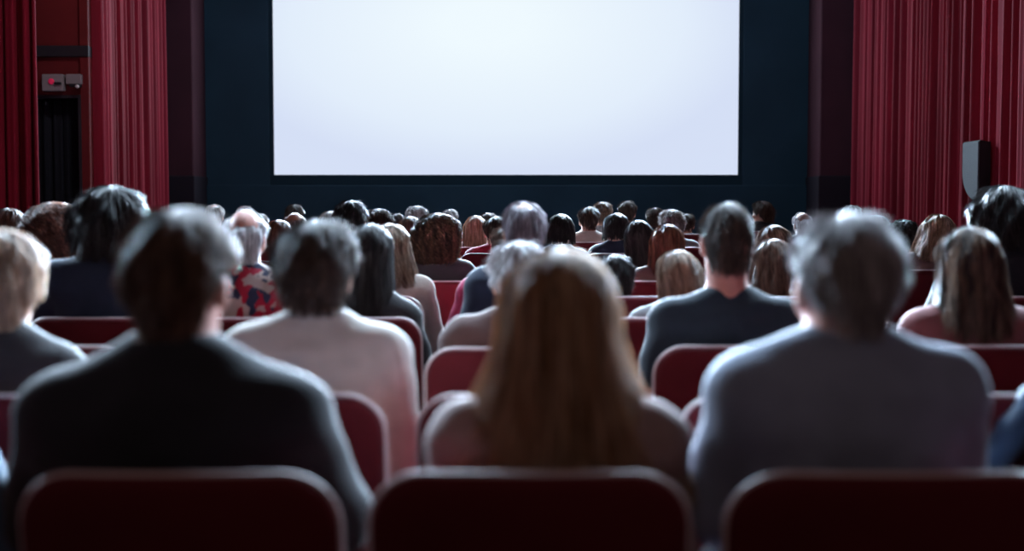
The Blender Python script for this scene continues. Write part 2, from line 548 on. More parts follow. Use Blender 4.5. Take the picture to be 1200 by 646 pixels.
def seat_parts():
    half, zt, zb, rt, rb = SW / 2, ST, 0.47, 0.085, 0.04

    def outline(inset):
        pts = []
        for (cx, cz, r, a0) in ((half - rt, zt - rt, rt, 0), (-half + rt, zt - rt, rt, 90), (-half + rb, zb + rb, rb, 180), (half - rb, zb + rb, rb, 270)):
            rr = max(r - inset, 0.004)
            for k in range(9):
                a = rad(a0 + k * 90 / 8)
                pts.append((cx + (r - 0) * 0 + rr * math.cos(a) + (0), cz + rr * math.sin(a)))
            # straight runs get a few extra points
        return pts

    def tess(pts, step=0.04):
        out = []
        for i, p in enumerate(pts):
            q = pts[(i + 1) % len(pts)]
            d = math.hypot(q[0] - p[0], q[1] - p[1])
            k = max(1, int(d / step))
            for j in range(k):
                out.append((p[0] + (q[0] - p[0]) * j / k, p[1] + (q[1] - p[1]) * j / k))
        return out
    ref = tess(outline(0))
    N = len(ref)
    zc = (zt + zb) / 2

    def ring(inset, s=1.0):
        o = []
        for (x, z) in ref:
            # move in along both axes by inset, then scale about the middle
            L = math.hypot(x, z - zc)
            xx = x - inset * x / half
            zz = zc + (z - zc) - inset * (z - zc) / ((zt - zb) / 2)
            o.append((xx * s, zc + (zz - zc) * s))
        return o

    def warp(x, y, z):
        # leans back and wraps gently round the sitter
        return (x, y - 0.085 * (z - zb) / (zt - zb) + 0.30 * x * x * (0.6 + 0.4 * (z - zb) / (zt - zb)), z)

    def shell(name, stations):
        """stations: (y, inset, scale)"""
        V, Fs = [], []
        for (y, i, s) in stations:
            V += [warp(x, y, z) for x, z in ring(i, s)]
        for a in range(len(stations) - 1):
            for k in range(N):
                Fs.append((a * N + k, a * N + (k + 1) % N, (a + 1) * N + (k + 1) % N, (a + 1) * N + k))
        V.append(warp(0, stations[0][0], zc))
        V.append(warp(0, stations[-1][0], zc))
        T = [(len(V) - 2, (k + 1) % N, k) for k in range(N)]
        b = (len(stations) - 1) * N
        T += [(len(V) - 1, b + k, b + (k + 1) % N) for k in range(N)]
        return np_mesh(name, V, [np.array(Fs), np.array(T)])
    yb = -0.200
    back = shell('back_panel', [(yb, 0, .35), (yb, 0, .7), (yb, .02, 1), (yb + .004, .008, 1), (yb + .012, .002, 1), (yb + .02, 0, 1), (yb + .032, 0, 1), (yb + .034, .01, 1), (yb + .034, 0, .6)])
    cush = shell('backrest', [(yb + .034, 0, .5), (yb + .034, .012, 1), (yb + .040, .004, 1), (yb + .055, .002, 1), (yb + .072, .008, 1), (yb + .086, .026, 1), (yb + .094, 0, .72), (yb + .094, 0, .35)])
    # piping: a thin tube round the rim of the panel
    V, Fs, K = [], [], 6
    for k in range(N):
        x, z = ref[k]
        x2, z2 = ref[(k + 1) % N]
        x1, z1 = ref[k - 1]
        tx, tz = x2 - x1, z2 - z1
        L = math.hypot(tx, tz) or 1
        nx, nz = tz / L, -tx / L
        for j in range(K):
            a = 2 * PI * j / K
            V.append(warp(x + nx * .0055 * math.cos(a) + nx * .001, yb + .024 + .0055 * math.sin(a), z + nz * .0055 * math.cos(a) + nz * .001))
    for k in range(N):
        for j in range(K):
            Fs.append((k * K + j, k * K + (j + 1) % K, ((k + 1) % N) * K + (j + 1) % K, ((k + 1) % N) * K + j))
    pip = np_mesh('piping', V, [np.array(Fs)])
    cus = box_mesh('seat_cushion', [(-.235, .235, -.10, .315, .34, .455)], .035, 4)
    for p in cus.polygons:
        p.use_smooth = True
    arm = box_mesh('armrest', [(-.017, .017, -.10, .26, .515, .550), (-.013, .013, -.06, .12, .30, .52)], .010, 2)
    leg = box_mesh('leg', [(-.02, .02, -.05, .18, .0, .345), (-.03, .03, -.10, .24, 0, .02)], .006, 2)
    return back, cush, pip, cus, arm, leg


SEAT = seat_parts()
for me, m_ in zip(SEAT, (PLUSH_BACK, PLUSH, PIPING, PLUSH, ARM, STEEL)):
    me.materials.append(m_)


def seat(px, d, label, group='red plush cinema seats', wscale=1.0, rear=0.285, drop=0.0):
    """d: depth of the rear face at the top of the backrest; px: pixel of its middle"""
    p = at(px, 300, d)
    r = bpy.data.objects.new('cinema_seat', None)
    COL.objects.link(r)
    r.location = (p.x, d + rear, floor_z(d + rear))
    r.scale = (wscale, 1, 1)
    tag(r, label, 'seat', group)
    back, cush, pip, cus, arm, leg = SEAT
    link('back_panel', back, None, r)
    link('backrest', cush, None, r)
    link('piping', pip, None, r)
    link('seat_cushion', cus, None, r, (0, 0, drop))
    for s in (-1, 1):
        link('armrest', arm, None, r, (s * .263, 0, 0))
        link('leg', leg, None, r, (s * .18, 0, 0))
    return r


# ------------------------------------------------------------------ implicit surfaces for bodies and clothes
def axis(segs):
    out = [np.arange(a, b, s) for a, b, s in segs]
    return np.concatenate(out).astype(np.float32)


GX = axis([(-.44, -.2, .013), (-.2, .2, .0068), (.2, .44, .013)])
GY = axis([(-.27, .16, .008), (.16, .40, .008), (.40, .70, .013)])
GZ = axis([(-.02, .5, .014), (.5, .7, .0075), (.7, 1.0, .009), (1.0, 1.48, .0062)])


class Field:
    def __init__(self):
        self.D = np.full((len(GX), len(GY), len(GZ)), 0.3, np.float32)

    def sub(self, lo, hi, m):
        s = []
        for g, a, b in zip((GX, GY, GZ), lo, hi):
            i0, i1 = np.searchsorted(g, a - m), np.searchsorted(g, b + m)
            s.append(slice(int(i0), int(i1)))
        return tuple(s)

    def put(self, s, d, k, cut=False):
        a = self.D[s]
        if k > 0:
            h = np.clip(0.5 + 0.5 * (a - d) / k, 0, 1)
            self.D[s] = a * (1 - h) + d * h - k * h * (1 - h)
        else:
            self.D[s] = np.minimum(a, d)

    def coords(self, s):
        return GX[s[0]][:, None, None], GY[s[1]][None, :, None], GZ[s[2]][None, None, :]

    def cap(self, p, q, r1, r2, k=.02, T=None):
        if T is not None:
            p, q = T @ Vector(p), T @ Vector(q)
        p, q = np.array(p, float), np.array(q, float)
        R = max(r1, r2)
        s = self.sub(np.minimum(p, q) - R, np.maximum(p, q) + R, k + .03)
        X, Y, Z = self.coords(s)
        if 0 in (X.size, Y.size, Z.size):
            return
        d = q - p
        L2 = max(float(d @ d), 1e-9)
        t = np.clip(((X - p[0]) * d[0] + (Y - p[1]) * d[1] + (Z - p[2]) * d[2]) / L2, 0, 1)
        dist = np.sqrt((X - p[0] - t * d[0]) ** 2 + (Y - p[1] - t * d[1]) ** 2 + (Z - p[2] - t * d[2]) ** 2)
        self.put(s, dist - (r1 + (r2 - r1) * t), k)

    def ell(self, c, r, k=.02, T=None, R3=None):
        if T is not None:
            c = T @ Vector(c)
        c = np.array(c, float)
        m = max(r)
        s = self.sub(c - m, c + m, k + .03)
        X, Y, Z = self.coords(s)
        if 0 in (X.size, Y.size, Z.size):
            return
        dx, dy, dz = X - c[0], Y - c[1], Z - c[2]
        if R3 is not None:
            M = R3.transposed()
            dx, dy, dz = (M[0][0] * dx + M[0][1] * dy + M[0][2] * dz, M[1][0] * dx + M[1][1] * dy + M[1][2] * dz, M[2][0] * dx + M[2][1] * dy + M[2][2] * dz)
        k0 = np.sqrt((dx / r[0]) ** 2 + (dy / r[1]) ** 2 + (dz / r[2]) ** 2)
        k1 = np.sqrt((dx / r[0] ** 2) ** 2 + (dy / r[1] ** 2) ** 2 + (dz / r[2] ** 2) ** 2) + 1e-6
        self.put(s, k0 * (k0 - 1) / k1, k)

    def mesh(self, name):
        D = self.D
        D[0], D[-1] = .3, .3
        D[:, 0], D[:, -1] = .3, .3
        D[:, :, 0], D[:, :, -1] = .3, .3
        Sg = D < 0
        nx, ny, nz = D.shape
        c = np.zeros((nx - 1, ny - 1, nz - 1), np.int8)
        for i in (0, 1):
            for j in (0, 1):
                for k in (0, 1):
                    c += Sg[i:nx - 1 + i, j:ny - 1 + j, k:nz - 1 + k]
        I = np.argwhere((c > 0) & (c < 8))
        vid = np.full(c.shape, -1, np.int32)
        vid[I[:, 0], I[:, 1], I[:, 2]] = np.arange(len(I))
        corner = [(i, j, k) for i in (0, 1) for j in (0, 1) for k in (0, 1)]
        pos, val = {}, {}
        for (i, j, k) in corner:
            pos[i, j, k] = np.column_stack([GX[I[:, 0] + i], GY[I[:, 1] + j], GZ[I[:, 2] + k]])
            val[i, j, k] = D[I[:, 0] + i, I[:, 1] + j, I[:, 2] + k]
        acc = np.zeros((len(I), 3), np.float32)
        cnt = np.zeros(len(I), np.float32)
        for a in corner:
            for ax in range(3):
                if a[ax]:
                    continue
                b = tuple(1 if q == ax else a[q] for q in range(3))
                m = (val[a] < 0) != (val[b] < 0)
                t = np.where(m, val[a] / np.where(m, val[a] - val[b], 1), 0)
                acc += np.where(m[:, None], pos[a] + (pos[b] - pos[a]) * t[:, None], 0)
                cnt += m
        V = acc / cnt[:, None]
        Q = []
        for ax in range(3):
            u, v = (ax + 1) % 3, (ax + 2) % 3
            lo = [slice(0, n) for n in D.shape]
            hi = list(lo)
            lo[ax], hi[ax] = slice(0, D.shape[ax] - 1), slice(1, D.shape[ax])
            E = np.argwhere(Sg[tuple(lo)] != Sg[tuple(hi)])
            ok = (E[:, u] > 0) & (E[:, v] > 0) & (E[:, u] < D.shape[u] - 1) & (E[:, v] < D.shape[v] - 1)
            E = E[ok]
            ins = Sg[E[:, 0], E[:, 1], E[:, 2]]
            q = []
            for (du, dv) in ((-1, -1), (0, -1), (0, 0), (-1, 0)):
                e = E.copy()
                e[:, u] += du
                e[:, v] += dv
                q.append(vid[e[:, 0], e[:, 1], e[:, 2]])
            q = np.column_stack(q)
            q[~ins] = q[~ins][:, ::-1]
            Q.append(q)
        Q = np.concatenate(Q)
        Q = Q[(Q >= 0).all(axis=1)]
        return np_mesh(name, V, [Q])


HEAD_C = Vector((0, -.04, 1.205))        # middle of the cranium; its top is at 1.30
CRAN = (.075, .096, .095)


def make_body(sh=.172, wid=1.0, neck=0.0, neckr=.057, yaw=0, tilt=0, nod=0, lean=0.0, sleeve='long', infl=.012,
              collar=True, elbow=.07, hunch=0.0, hood=False, slope=0.0, arm_r=1.0, seed=0, drop_elbow=0.0):
    """one seated figure; returns (body mesh, top mesh, trousers mesh, matrix of the head)"""
    rot = (Matrix.Rotation(rad(yaw), 3, 'Z') @ Matrix.Rotation(rad(tilt), 3, 'Y') @ Matrix.Rotation(rad(nod), 3, 'X'))
    off = Vector((lean, hunch, neck))
    hc = HEAD_C + off
    T = Matrix.Translation(hc) @ rot.to_4x4() @ Matrix.Translation(-HEAD_C)

    def shear(p):                       # sideways lean grows with height
        z = p[2]
        f = max(0, (z - .5) / .6)
        return (p[0] + lean * f * .9, p[1] + hunch * f * .8, p[2])
    sz = .985 - slope
    sho = [shear((s * sh, -.065, sz)) for s in (-1, 1)]
    elb = [shear((s * (sh + elbow), .03, .715 - drop_elbow)) for s in (-1, 1)]
    wri = [(s * .10, .25, .645) for s in (-1, 1)]

    def torso(f, e, k):
        f.ell(shear((0, .0, .57)), (.165 * wid + e, .125 + e, .125 + e), k)
        f.ell(shear((0, -.02, .73)), (.150 * wid + e, .120 + e, .17 + e), k)
        f.ell(shear((0, -.05, .88)), (.168 * wid + e, .115 + e, .17 + e), k)
        f.ell(shear((0, -.078, .965)), (.150 * wid + e, .085 + e, .095 + e), k)
        for i, s in enumerate((-1, 1)):
            f.cap(shear((s * .025, -.065, 1.062)), shear((s * sh * .82, -.068, sz + .022)), .040 + e, .040 + e, k)
            f.cap(shear((s * sh * .5, -.07, .95)), sho[i], .06 + e, (.058 + e) * arm_r, k)

    def arms(f, e, k, fore=True, upto=1.0):
        for i in (0, 1):
            p, q = Vector(sho[i]), Vector(elb[i])
            f.cap(p, p.lerp(q, upto), (.055 + e) * arm_r, (.045 + e) * arm_r, k)
            if fore:
                f.cap(q, Vector(wri[i]), (.045 + e) * arm_r, .030 + e, k)

    def legs(f, e, k, foot=True):
        for s in (-1, 1):
            f.cap((s * .085, .0, .54), (s * .11, .43, .535), .088 + e, .062 + e, k)
            f.cap((s * .11, .43, .535), (s * .115, .42, .12), .056 + e, .040 + e, k)
            if foot:
                f.cap((s * .115, .41, .05), (s * .125, .57, .035), .042, .030, .015)

    f = Field()
    torso(f, 0, .04)
    arms(f, 0, .02)
    legs(f, 0, .02)
    for s in (-1, 1):                   # hands resting on the lap: palm, four bent fingers and a thumb from its side
        f.cap((s * .098, .26, .640), (s * .085, .325, .630), .024, .028, .012)
        f.cap((s * .072, .30, .632), (s * .066, .328, .628), .022, .022, .010)
        for j, ln in enumerate((.062, .072, .068, .052)):
            bx = s * (.108 - j * .0175)
            mid = (bx - s * .006, .338 + ln * .55, .628)
            f.cap((bx, .335, .632), mid, .0092, .0088, .004)
            f.cap(mid, (mid[0] - s * .003, mid[1] + ln * .4, .612), .0088, .0076, .003)
        f.cap((s * .066, .285, .636), (s * .044, .318, .634), .0105, .0095, .006)
        f.cap((s * .044, .318, .634), (s * .038, .345, .626), .0095, .0082, .003)
    # neck and head
    nb = shear((0, -.062, .99))
    nt_ = T @ Vector((0, -.045, 1.14))
    f.cap(nb, nt_, neckr + .004, neckr, .035)
    f.ell(HEAD_C, CRAN, .01, T, rot)
    f.ell(HEAD_C + Vector((0, .030, -.080)), (.056, .062, .062), .03, T, rot)
    f.ell(HEAD_C + Vector((0, -.045, -.055)), (.058, .045, .06), .03, T, rot)
    h = HEAD_C
    f.cap(h + Vector((0, .094, -.022)), h + Vector((0, .112, -.052)), .007, .012, .010, T)
    f.cap(h + Vector((-.012, .100, -.056)), h + Vector((.012, .100, -.056)), .008, .008, .006, T)
    f.cap(h + Vector((-.036, .080, .0)), h + Vector((.036, .080, .0)), .012, .012, .014, T)
    f.cap(h + Vector((-.018, .094, -.082)), h + Vector((.018, .094, -.082)), .006, .006, .006, T)
    f.cap(h + Vector((-.015, .092, -.092)), h + Vector((.015, .092, -.092)), .007, .007, .006, T)
    f.ell(h + Vector((0, .078, -.118)), (.022, .018, .018), .015, T, rot)
    for s in (-1, 1):
        f.ell(h + Vector((s * .031, .078, -.021)), (.014, .012, .011), .004, T, rot)
        f.ell(h + Vector((s * .045, .066, -.05)), (.022, .022, .022), .02, T, rot)
        f.ell(h + Vector((s * .077, -.004, -.030)), (.010, .021, .033), .006, T, rot)
        f.ell(h + Vector((s * .083, -.016, -.018)), (.006, .013, .022), .004, T, rot)
    body = f.mesh('body')

    # the top: torso and sleeves grown over the body, cut at the neckline and the wrists
    g = Field()
    torso(g, infl, .045)
    if sleeve == 'long':
        arms(g, infl, .025)
    elif sleeve == 'short':
        arms(g, infl + .004, .025, False, .62)
    if collar:
        cb = shear((0, -.064, 1.02))
        ct = shear((0, -.060, 1.060))
        g.cap(cb, ct, neckr + .013 + infl * .4, neckr + .005 + infl * .4, .015)
    if hood:
        g.ell(shear((0, -.125, 1.03)), (.10, .055, .05), .03)
    X, Y, Z = GX[:, None, None], GY[None, :, None], GZ[None, None, :]
    rng = np.random.default_rng(seed + 17)
    a = rng.uniform(0, 6.28, 6)
    wr = (np.sin(X * 31 + 12 * Z + a[0] + 2 * np.sin(Z * 19 + a[1])) * np.sin(Z * 27 - X * 9 + a[2]) + .6 * np.sin(Z * 61 + X * 22 * np.sin(a[3]) + Y * 30 + a[4]))
    g.D += (wr * .0026).astype(np.float32)
    zn = 1.105
    neckcut = Z - zn - .9 * np.minimum(0, -(Y + .06 - hunch * .8)) * 0 - (-.55) * np.clip(Y + .02 - hunch * .8, 0, 1) * -1
    g.D = np.maximum(g.D, neckcut.astype(np.float32))
    g.D = np.maximum(g.D, (.545 - Z + .0 * X).astype(np.float32))
    top = g.mesh('top')
    t = Field()
    t.ell((0, .0, .57), (.168 * wid + .006, .128, .12), .03)
    legs(t, .010, .03, False)
    t.D = np.maximum(t.D, (Z - .60 + 0 * X + 0 * Y).astype(np.float32))
    trousers = t.mesh('trousers')
    for me in (body, top, trousers):
        me.materials.append(None)
    return body, top, trousers, T @ Matrix.Translation(HEAD_C)


# ------------------------------------------------------------------ hair
def hair_style(**k):
    d = dict(L=.075, side=.25, vol=.016, volz=None, flare=-.34, flare_y=None, back=0.0, sweep=0.0, wave=0.0, wfreq=30., curl=0.0, cfreq=60., t0=0.0,
             n=1500, r=.0011, slen=.30, lift=.010, jit=.004, pts=8, front=48., lump=.004, seed=1, long=False, part=0.0, crown=0.0, ear=24.)
    d.update(k)
    return d


def hair_points(st, th, t, off, ph):
    thp = th * (1 - st['sweep'] * ss(.1, .6, t)) + st['part'] * ss(.25, .0, t)
    ab = np.abs(thp)
    fr = ss(rad(95), rad(150), ab)
    pe = rad(95) - fr * rad(95 - st['front'])
    if not st['long']:
        pe = pe - rad(st['ear']) * np.exp(-((ab - rad(88)) / rad(24)) ** 2)
    L = st['L'] * (1 - (1 - st['side']) * ss(rad(45), rad(100), ab)) * (1 - fr)
    s1 = pe * .10
    s = t * (s1 + L)
    phi = np.minimum(s, s1) / s1 * pe
    drop = np.maximum(s - s1, 0)
    u = drop / max(st['L'], .02)
    v = st['vol'] + off
    # lumps so that the outline is not a perfect ball
    v = v + st['lump'] * (np.sin(3.1 * thp + 5 * phi + st['seed']) + .7 * np.sin(7.3 * thp - 6 * phi + 2.1 * st['seed']) + .5 * np.sin(13 * thp + 9 * phi + st['seed'])) * ss(0, .5, phi)
    vz = (st['volz'] if st['volz'] is not None else st['vol']) + off
    gx = 1 + st['flare'] * ss(0, 1, u) * 1.0
    gy = 1 + (st['flare_y'] if st['flare_y'] is not None else st['flare'] * .5) * ss(0, 1, u)
    x = (CRAN[0] + v) * np.sin(phi) * np.sin(thp) * gx
    y = -(CRAN[1] + v) * np.sin(phi) * np.cos(thp) * gy - st['back'] * ss(0, .8, u) * np.maximum(np.cos(thp), .3)
    z = (CRAN[2] + vz) * np.cos(phi) - drop
    amp = ss(.25, .8, t)
    if st['wave']:
        a = st['wave'] * amp * np.sin(s * st['wfreq'] + ph)
        x = x + a * np.cos(thp)
        y = y + a * np.sin(thp)
    if st['curl']:
        c = st['curl'] * ss(.05, .4, t)
        a1, a2 = np.sin(s * st['cfreq'] * 2 + ph * 3), np.cos(s * st['cfreq'] * 2 + ph * 3)
        x = x + c * (a1 * np.cos(thp) + a2 * np.sin(thp))
        y = y + c * (a1 * np.sin(thp) - a2 * np.cos(thp))
        z = z + c * .7 * a2
    return np.stack([x, y, z], -1)


def make_hair(name, st):
    rng = np.random.default_rng(st['seed'])
    V, Fq, Ft = [], [], []
    # the mass of hair
    nt_, nv = 72, 30
    th = np.linspace(-PI, PI, nt_ + 1)
    t = np.linspace(st['t0'], 1, nv)
    TH, TT = np.meshgrid(th, t, indexing='ij')
    if st['long']:                      # an uneven hem
        TT = TT * (1 - .07 * (1 + np.sin(5 * TH + st['seed'])) - .04 * (1 + np.sin(17 * TH + 2 * st['seed'])))
    tuck = -.005 - (0.012 if not st['long'] else .002) * ss(.80, 1, TT) - (.012 * ss(st['t0'] + .15, st['t0'], TT) if st['t0'] > 0 else 0)
    stb = dict(st)
    stb['curl'] = 0
    P = hair_points(stb, TH, TT, tuck + rng.normal(0, st['jit'] * .25, TH.shape) * ss(0, .2, TT - st['t0']), 6 * np.sin(TH * 2))
    V.append(P.reshape(-1, 3))
    i, j = np.meshgrid(np.arange(nt_), np.arange(nv - 1), indexing='ij')
    a = (i * nv + j).ravel()
    Fq.append(np.column_stack([a, a + 1, a + nv + 1, a + nv]))
    if st['long']:                      # inner side of a hanging sheet, so that it has thickness
        P2 = hair_points(stb, TH, TT, tuck - .014 * ss(.1, .4, TT) - .001, 6 * np.sin(TH * 2))
        b = len(V[0])
        V.append(P2.reshape(-1, 3))
        Fq.append(np.column_stack([a, a + nv, a + nv + 1, a + 1]) + b)
        e = np.arange(nt_) * nv + nv - 1
        Fq.append(np.column_stack([e, e + b, e + nv + b, e + nv]))
    base = sum(len(x) for x in V)
    # locks and strands laid over it
    n, m = st['n'], st['pts']
    sth = rng.uniform(-PI, PI, n)
    q = rng.uniform(0, 1, n)
    ln = st['slen'] * rng.uniform(.6, 1.3, n)
    start = st['t0'] + (1 - st['t0']) * np.sqrt(q) * (1.0 - (ln * .55 if not st['long'] else ln))
    start = np.maximum(start, st['t0'])
    k = np.linspace(0, 1, m)
    TT = np.clip(start[:, None] + ln[:, None] * k[None], 0, 1.06)
    THs = sth[:, None] + rng.normal(0, .05, n)[:, None] * k[None] + .05 * np.sin(17 * sth)[:, None] * k[None]
    off = rng.normal(0, st['jit'], n)[:, None] * (.3 + .7 * k[None]) + st['lift'] * rng.uniform(-.15, 1, n)[:, None] * k[None] ** 1.3
    fly = rng.uniform(0, 1, n) < .10      # loose flyaway strands
    off = off + np.where(fly, rng.uniform(.3, 1, n), 0)[:, None] * max(.012, st['lift'] * 1.1) * k[None] * ss(.08, .4, TT)
    off = off * (.15 + .85 * ss(.02, .35, TT)) * (1 - .75 * ss(rad(95), rad(150), np.abs(sth)))[:, None]
    ph = (6 * np.sin(sth * 2) + rng.normal(0, .7, n))[:, None]
    P = hair_points(st, THs, TT, off, ph)
    P[:, 0] -= P[:, 0] * .02
    tan = np.gradient(P, axis=1)
    tan /= np.linalg.norm(tan, axis=2, keepdims=True) + 1e-9
    rd = P.copy()
    rd[:, :, 2] *= .4
    n1 = np.cross(tan, rd)
    n1 /= np.linalg.norm(n1, axis=2, keepdims=True) + 1e-9
    n2 = np.cross(tan, n1)
    rr = (st['r'] * rng.uniform(.6, 1.5, n))[:, None, None] * (1 - .75 * k ** 2)[None, :, None]
    rings = []
    for jx in range(3):
        ang = 2 * PI * jx / 3
        rings.append(P + rr * (math.cos(ang) * n1 * 1.5 + math.sin(ang) * n2))
    R = np.stack(rings, 2)              # n, m, 3, xyz
    V.append(R.reshape(-1, 3))
    idx = base + (np.arange(n)[:, None] * m + np.arange(m - 1)[None]) * 3
    idx = idx.ravel()
    for jx in range(3):
        k2 = (jx + 1) % 3
        Fq.append(np.column_stack([idx + jx, idx + k2, idx + 3 + k2, idx + 3 + jx]))
    me = np_mesh(name, np.concatenate(V), Fq)
    me.materials.append(None)
    return me


LONG = dict(long=True, sweep=.36, side=1.0, slen=.62, pts=14, lift=.006, front=95.)
STYLES = {
    # near heads
    'short_full': hair_style(L=.085, vol=.018, n=3800, r=.0009, slen=.22, lift=.014, seed=2),
    'short_grey': hair_style(L=.078, vol=.017, volz=.014, n=3800, r=.0009, slen=.20, lift=.013, seed=4, lump=.003),
    'short_wavy': hair_style(L=.085, vol=.024, volz=.022, flare=-.18, n=3400, r=.0011, slen=.24, lift=.018, wave=.004, wfreq=70, seed=6, lump=.006),
    'crop': hair_style(L=.105, vol=.009, volz=.016, flare=-.16, n=3600, r=.0008, slen=.15, lift=.009, seed=8, lump=.002),
    'bouffant': hair_style(L=.10, side=.9, vol=.034, volz=.028, flare=-.12, n=3200, r=.0013, slen=.35, lift=.016, wave=.005, wfreq=50, seed=9, lump=.008, sweep=.25),
    'long_blonde': hair_style(**LONG, L=.36, vol=.034, volz=.018, flare=1.2, flare_y=.0, back=.015, n=4200, r=.0009, wave=.005, wfreq=16, seed=12, lump=.003),
    'long_loose': hair_style(**{**LONG, 'lift': .014}, L=.25, vol=.026, volz=.018, flare=.32, flare_y=.0, back=.03, n=3000, r=.0012, wave=.007, wfreq=22, seed=14),
    'long_straight': hair_style(**LONG, L=.22, vol=.020, volz=.012, flare=.10, flare_y=.0, back=.03, n=2000, r=.0013, wave=.002, wfreq=20, seed=16),
    'long_black': hair_style(**LONG, L=.28, vol=.022, volz=.012, flare=.12, flare_y=.0, back=.03, n=2000, r=.0013, wave=.002, wfreq=20, seed=17),
    'long_wavy': hair_style(**LONG, L=.20, vol=.024, volz=.014, flare=.22, flare_y=.0, back=.03, n=1900, r=.0015, wave=.010, wfreq=42, seed=18, lump=.006),
    'bob': hair_style(**{**LONG, 'slen': .5}, L=.10, vol=.026, volz=.014, flare=.06, flare_y=-.05, back=.01, n=1600, r=.0015, wave=.003, wfreq=30, seed=20),
    'curly': hair_style(**{**LONG, 'lift': .032, 'slen': .7, 'pts': 34}, L=.150, vol=.040, volz=.022, flare=-.20, flare_y=.0, back=.015, n=1900, r=.0019, curl=.011, cfreq=70, seed=22, lump=.008),
    'short': hair_style(L=.08, vol=.017, n=1500, r=.0014, slen=.24, lift=.016, seed=24, lump=.005),
    'short_b': hair_style(L=.07, vol=.020, volz=.026, n=1500, r=.0014, slen=.26, lift=.020, wave=.003, seed=26, lump=.007),
    'short_curly': hair_style(L=.085, side=.6, vol=.026, volz=.024, flare=-.15, n=1300, r=.0016, slen=.4, pts=20, lift=.02, curl=.007, cfreq=90, seed=28, lump=.008),
    'shaggy': hair_style(L=.10, side=.75, vol=.030, volz=.030, flare=-.12, n=2200, r=.0014, slen=.35, lift=.026, wave=.005, wfreq=50, seed=30, lump=.010),
    'fringe': hair_style(L=.085, side=.5, vol=.016, t0=.48, n=1600, r=.0013, slen=.3, lift=.012, seed=32, flare=-.2),
    'thin_top': hair_style(L=.085, side=.45, vol=.015, t0=.20, n=1700, r=.0012, slen=.3, lift=.010, seed=34, flare=-.2),
}
_hair = {}


def hair_mesh(style):
    if style not in _hair:
        _hair[style] = make_hair('hair', STYLES[style])
    return _hair[style]


PROTO_ARGS = {
    'm': dict(sh=.178, yaw=4, seed=1),
    'm2': dict(sh=.185, wid=1.08, yaw=-9, tilt=4, infl=.016, seed=2),
    'w': dict(sh=.150, wid=.9, neckr=.050, yaw=-5, seed=3),
    'w2': dict(sh=.152, wid=.92, neckr=.050, yaw=10, tilt=-6, seed=4),
    'wlow': dict(sh=.145, wid=.86, neckr=.050, yaw=-4, neck=.03, slope=.035, seed=8),
    'turn': dict(sh=.17, yaw=52, tilt=5, lean=.03, seed=5),
    'leanl': dict(sh=.16, yaw=-6, tilt=-16, lean=-.05, seed=6),
    'leanr': dict(sh=.16, yaw=6, tilt=14, lean=.085, seed=7),
}
_proto = {}


def proto(key):
    if key not in _proto:
        _proto[key] = make_body(**PROTO_ARGS[key])
    return _proto[key]


ROWS = dict(A=1.90, B=2.72, C=3.70, D=4.60, E=5.45, F=6.30, G=7.10, H=7.90, I=8.70, J=9.50, K=10.30, L=11.10, M=11.90, N=12.70)
SEAT_LABELS = []


def person(row, px, py, who, label, style, hcol, top, body='m', skin='fair', width=1.0, spx=None, seat_label=None, hscale=1.0, group=None, depth=0.0, no_seat=False, sw=1.0):
    """px, py: the middle and the top of the head in the photograph"""
    d = ROWS[row] + depth
    org_y = d + .310
    bm, tm, trm, HM = proto(body) if isinstance(body, str) else body
    hd = org_y + HM.translation.y
    p = at(px, py, hd)
    fz = floor_z(org_y)
    volz = (STYLES[style]['volz'] if STYLES[style]['volz'] is not None else STYLES[style]['vol']) if style and STYLES[style]['t0'] == 0 else 0.0
    top_local = HM.translation.z + CRAN[2] + volz * hscale + .004
    s = (p.z - fz) / top_local
    o = link('person', bm, SKIN[skin])
    o.location = (p.x - HM.translation.x * s * width, org_y, fz)
    o.scale = (s * width, s, s)
    tag(o, label, 'person', group)
    link('top', tm, TOP[top], o)
    link('trousers', trm, TROUSERS, o)
    if style:
        hh = link('hair', hair_mesh(style), HAIR[hcol], o)
        hh.matrix_local = HM @ Matrix.Diagonal((hscale, hscale, hscale, 1))
    if not no_seat:
        sx = spx if spx is not None else F * o.location.x / d + 600
        seat(sx, d, seat_label or ('red cinema seat of ' + who), 'occupied red cinema seats', sw, drop=.418 * s - .458)
    return o


# ------------------------------------------------------------------ the audience: rows A to C, each figure with a body of its own
person('A', 208, 241, 'the brown-haired man in the black jacket', 'broad man with short brown hair in a black jacket, sitting in the nearest row', 'short_full', 'brown', 'black',
       make_body(sh=.186, wid=1.10, neckr=.062, infl=.020, elbow=.072, drop_elbow=-.05, arm_r=1.08, slope=.030, lean=.012, yaw=-3, seed=21), 'pink', spx=196)
person('A', 655, 288, 'the woman with the longest blonde hair', 'woman with long straight blonde hair down her back, wearing a taupe top', 'long_blonde', 'blonde', 'taupe',
       make_body(sh=.166, wid=.98, neckr=.050, elbow=.045, slope=.02, yaw=2, seed=22), 'fair', spx=621)
person('A', 991, 246, 'the grey-haired man in the blue-grey shirt', 'man with short grey hair in a blue-grey shirt, in the nearest row', 'short_grey', 'grey', 'bluegrey',
       make_body(sh=.162, wid=1.06, neckr=.062, neck=-.022, infl=.015, elbow=.052, drop_elbow=-.06, yaw=3, seed=23), 'pink', spx=1067, sw=1.06)
person('A', -178, 262, 'the figure in denim at the edge of the nearest row', 'person in blue denim, only a sleeve showing at the edge of the nearest row', 'short', 'brown', 'denim',
       make_body(sh=.160, wid=.95, infl=.02, elbow=.05, seed=24), 'fair', spx=-248)

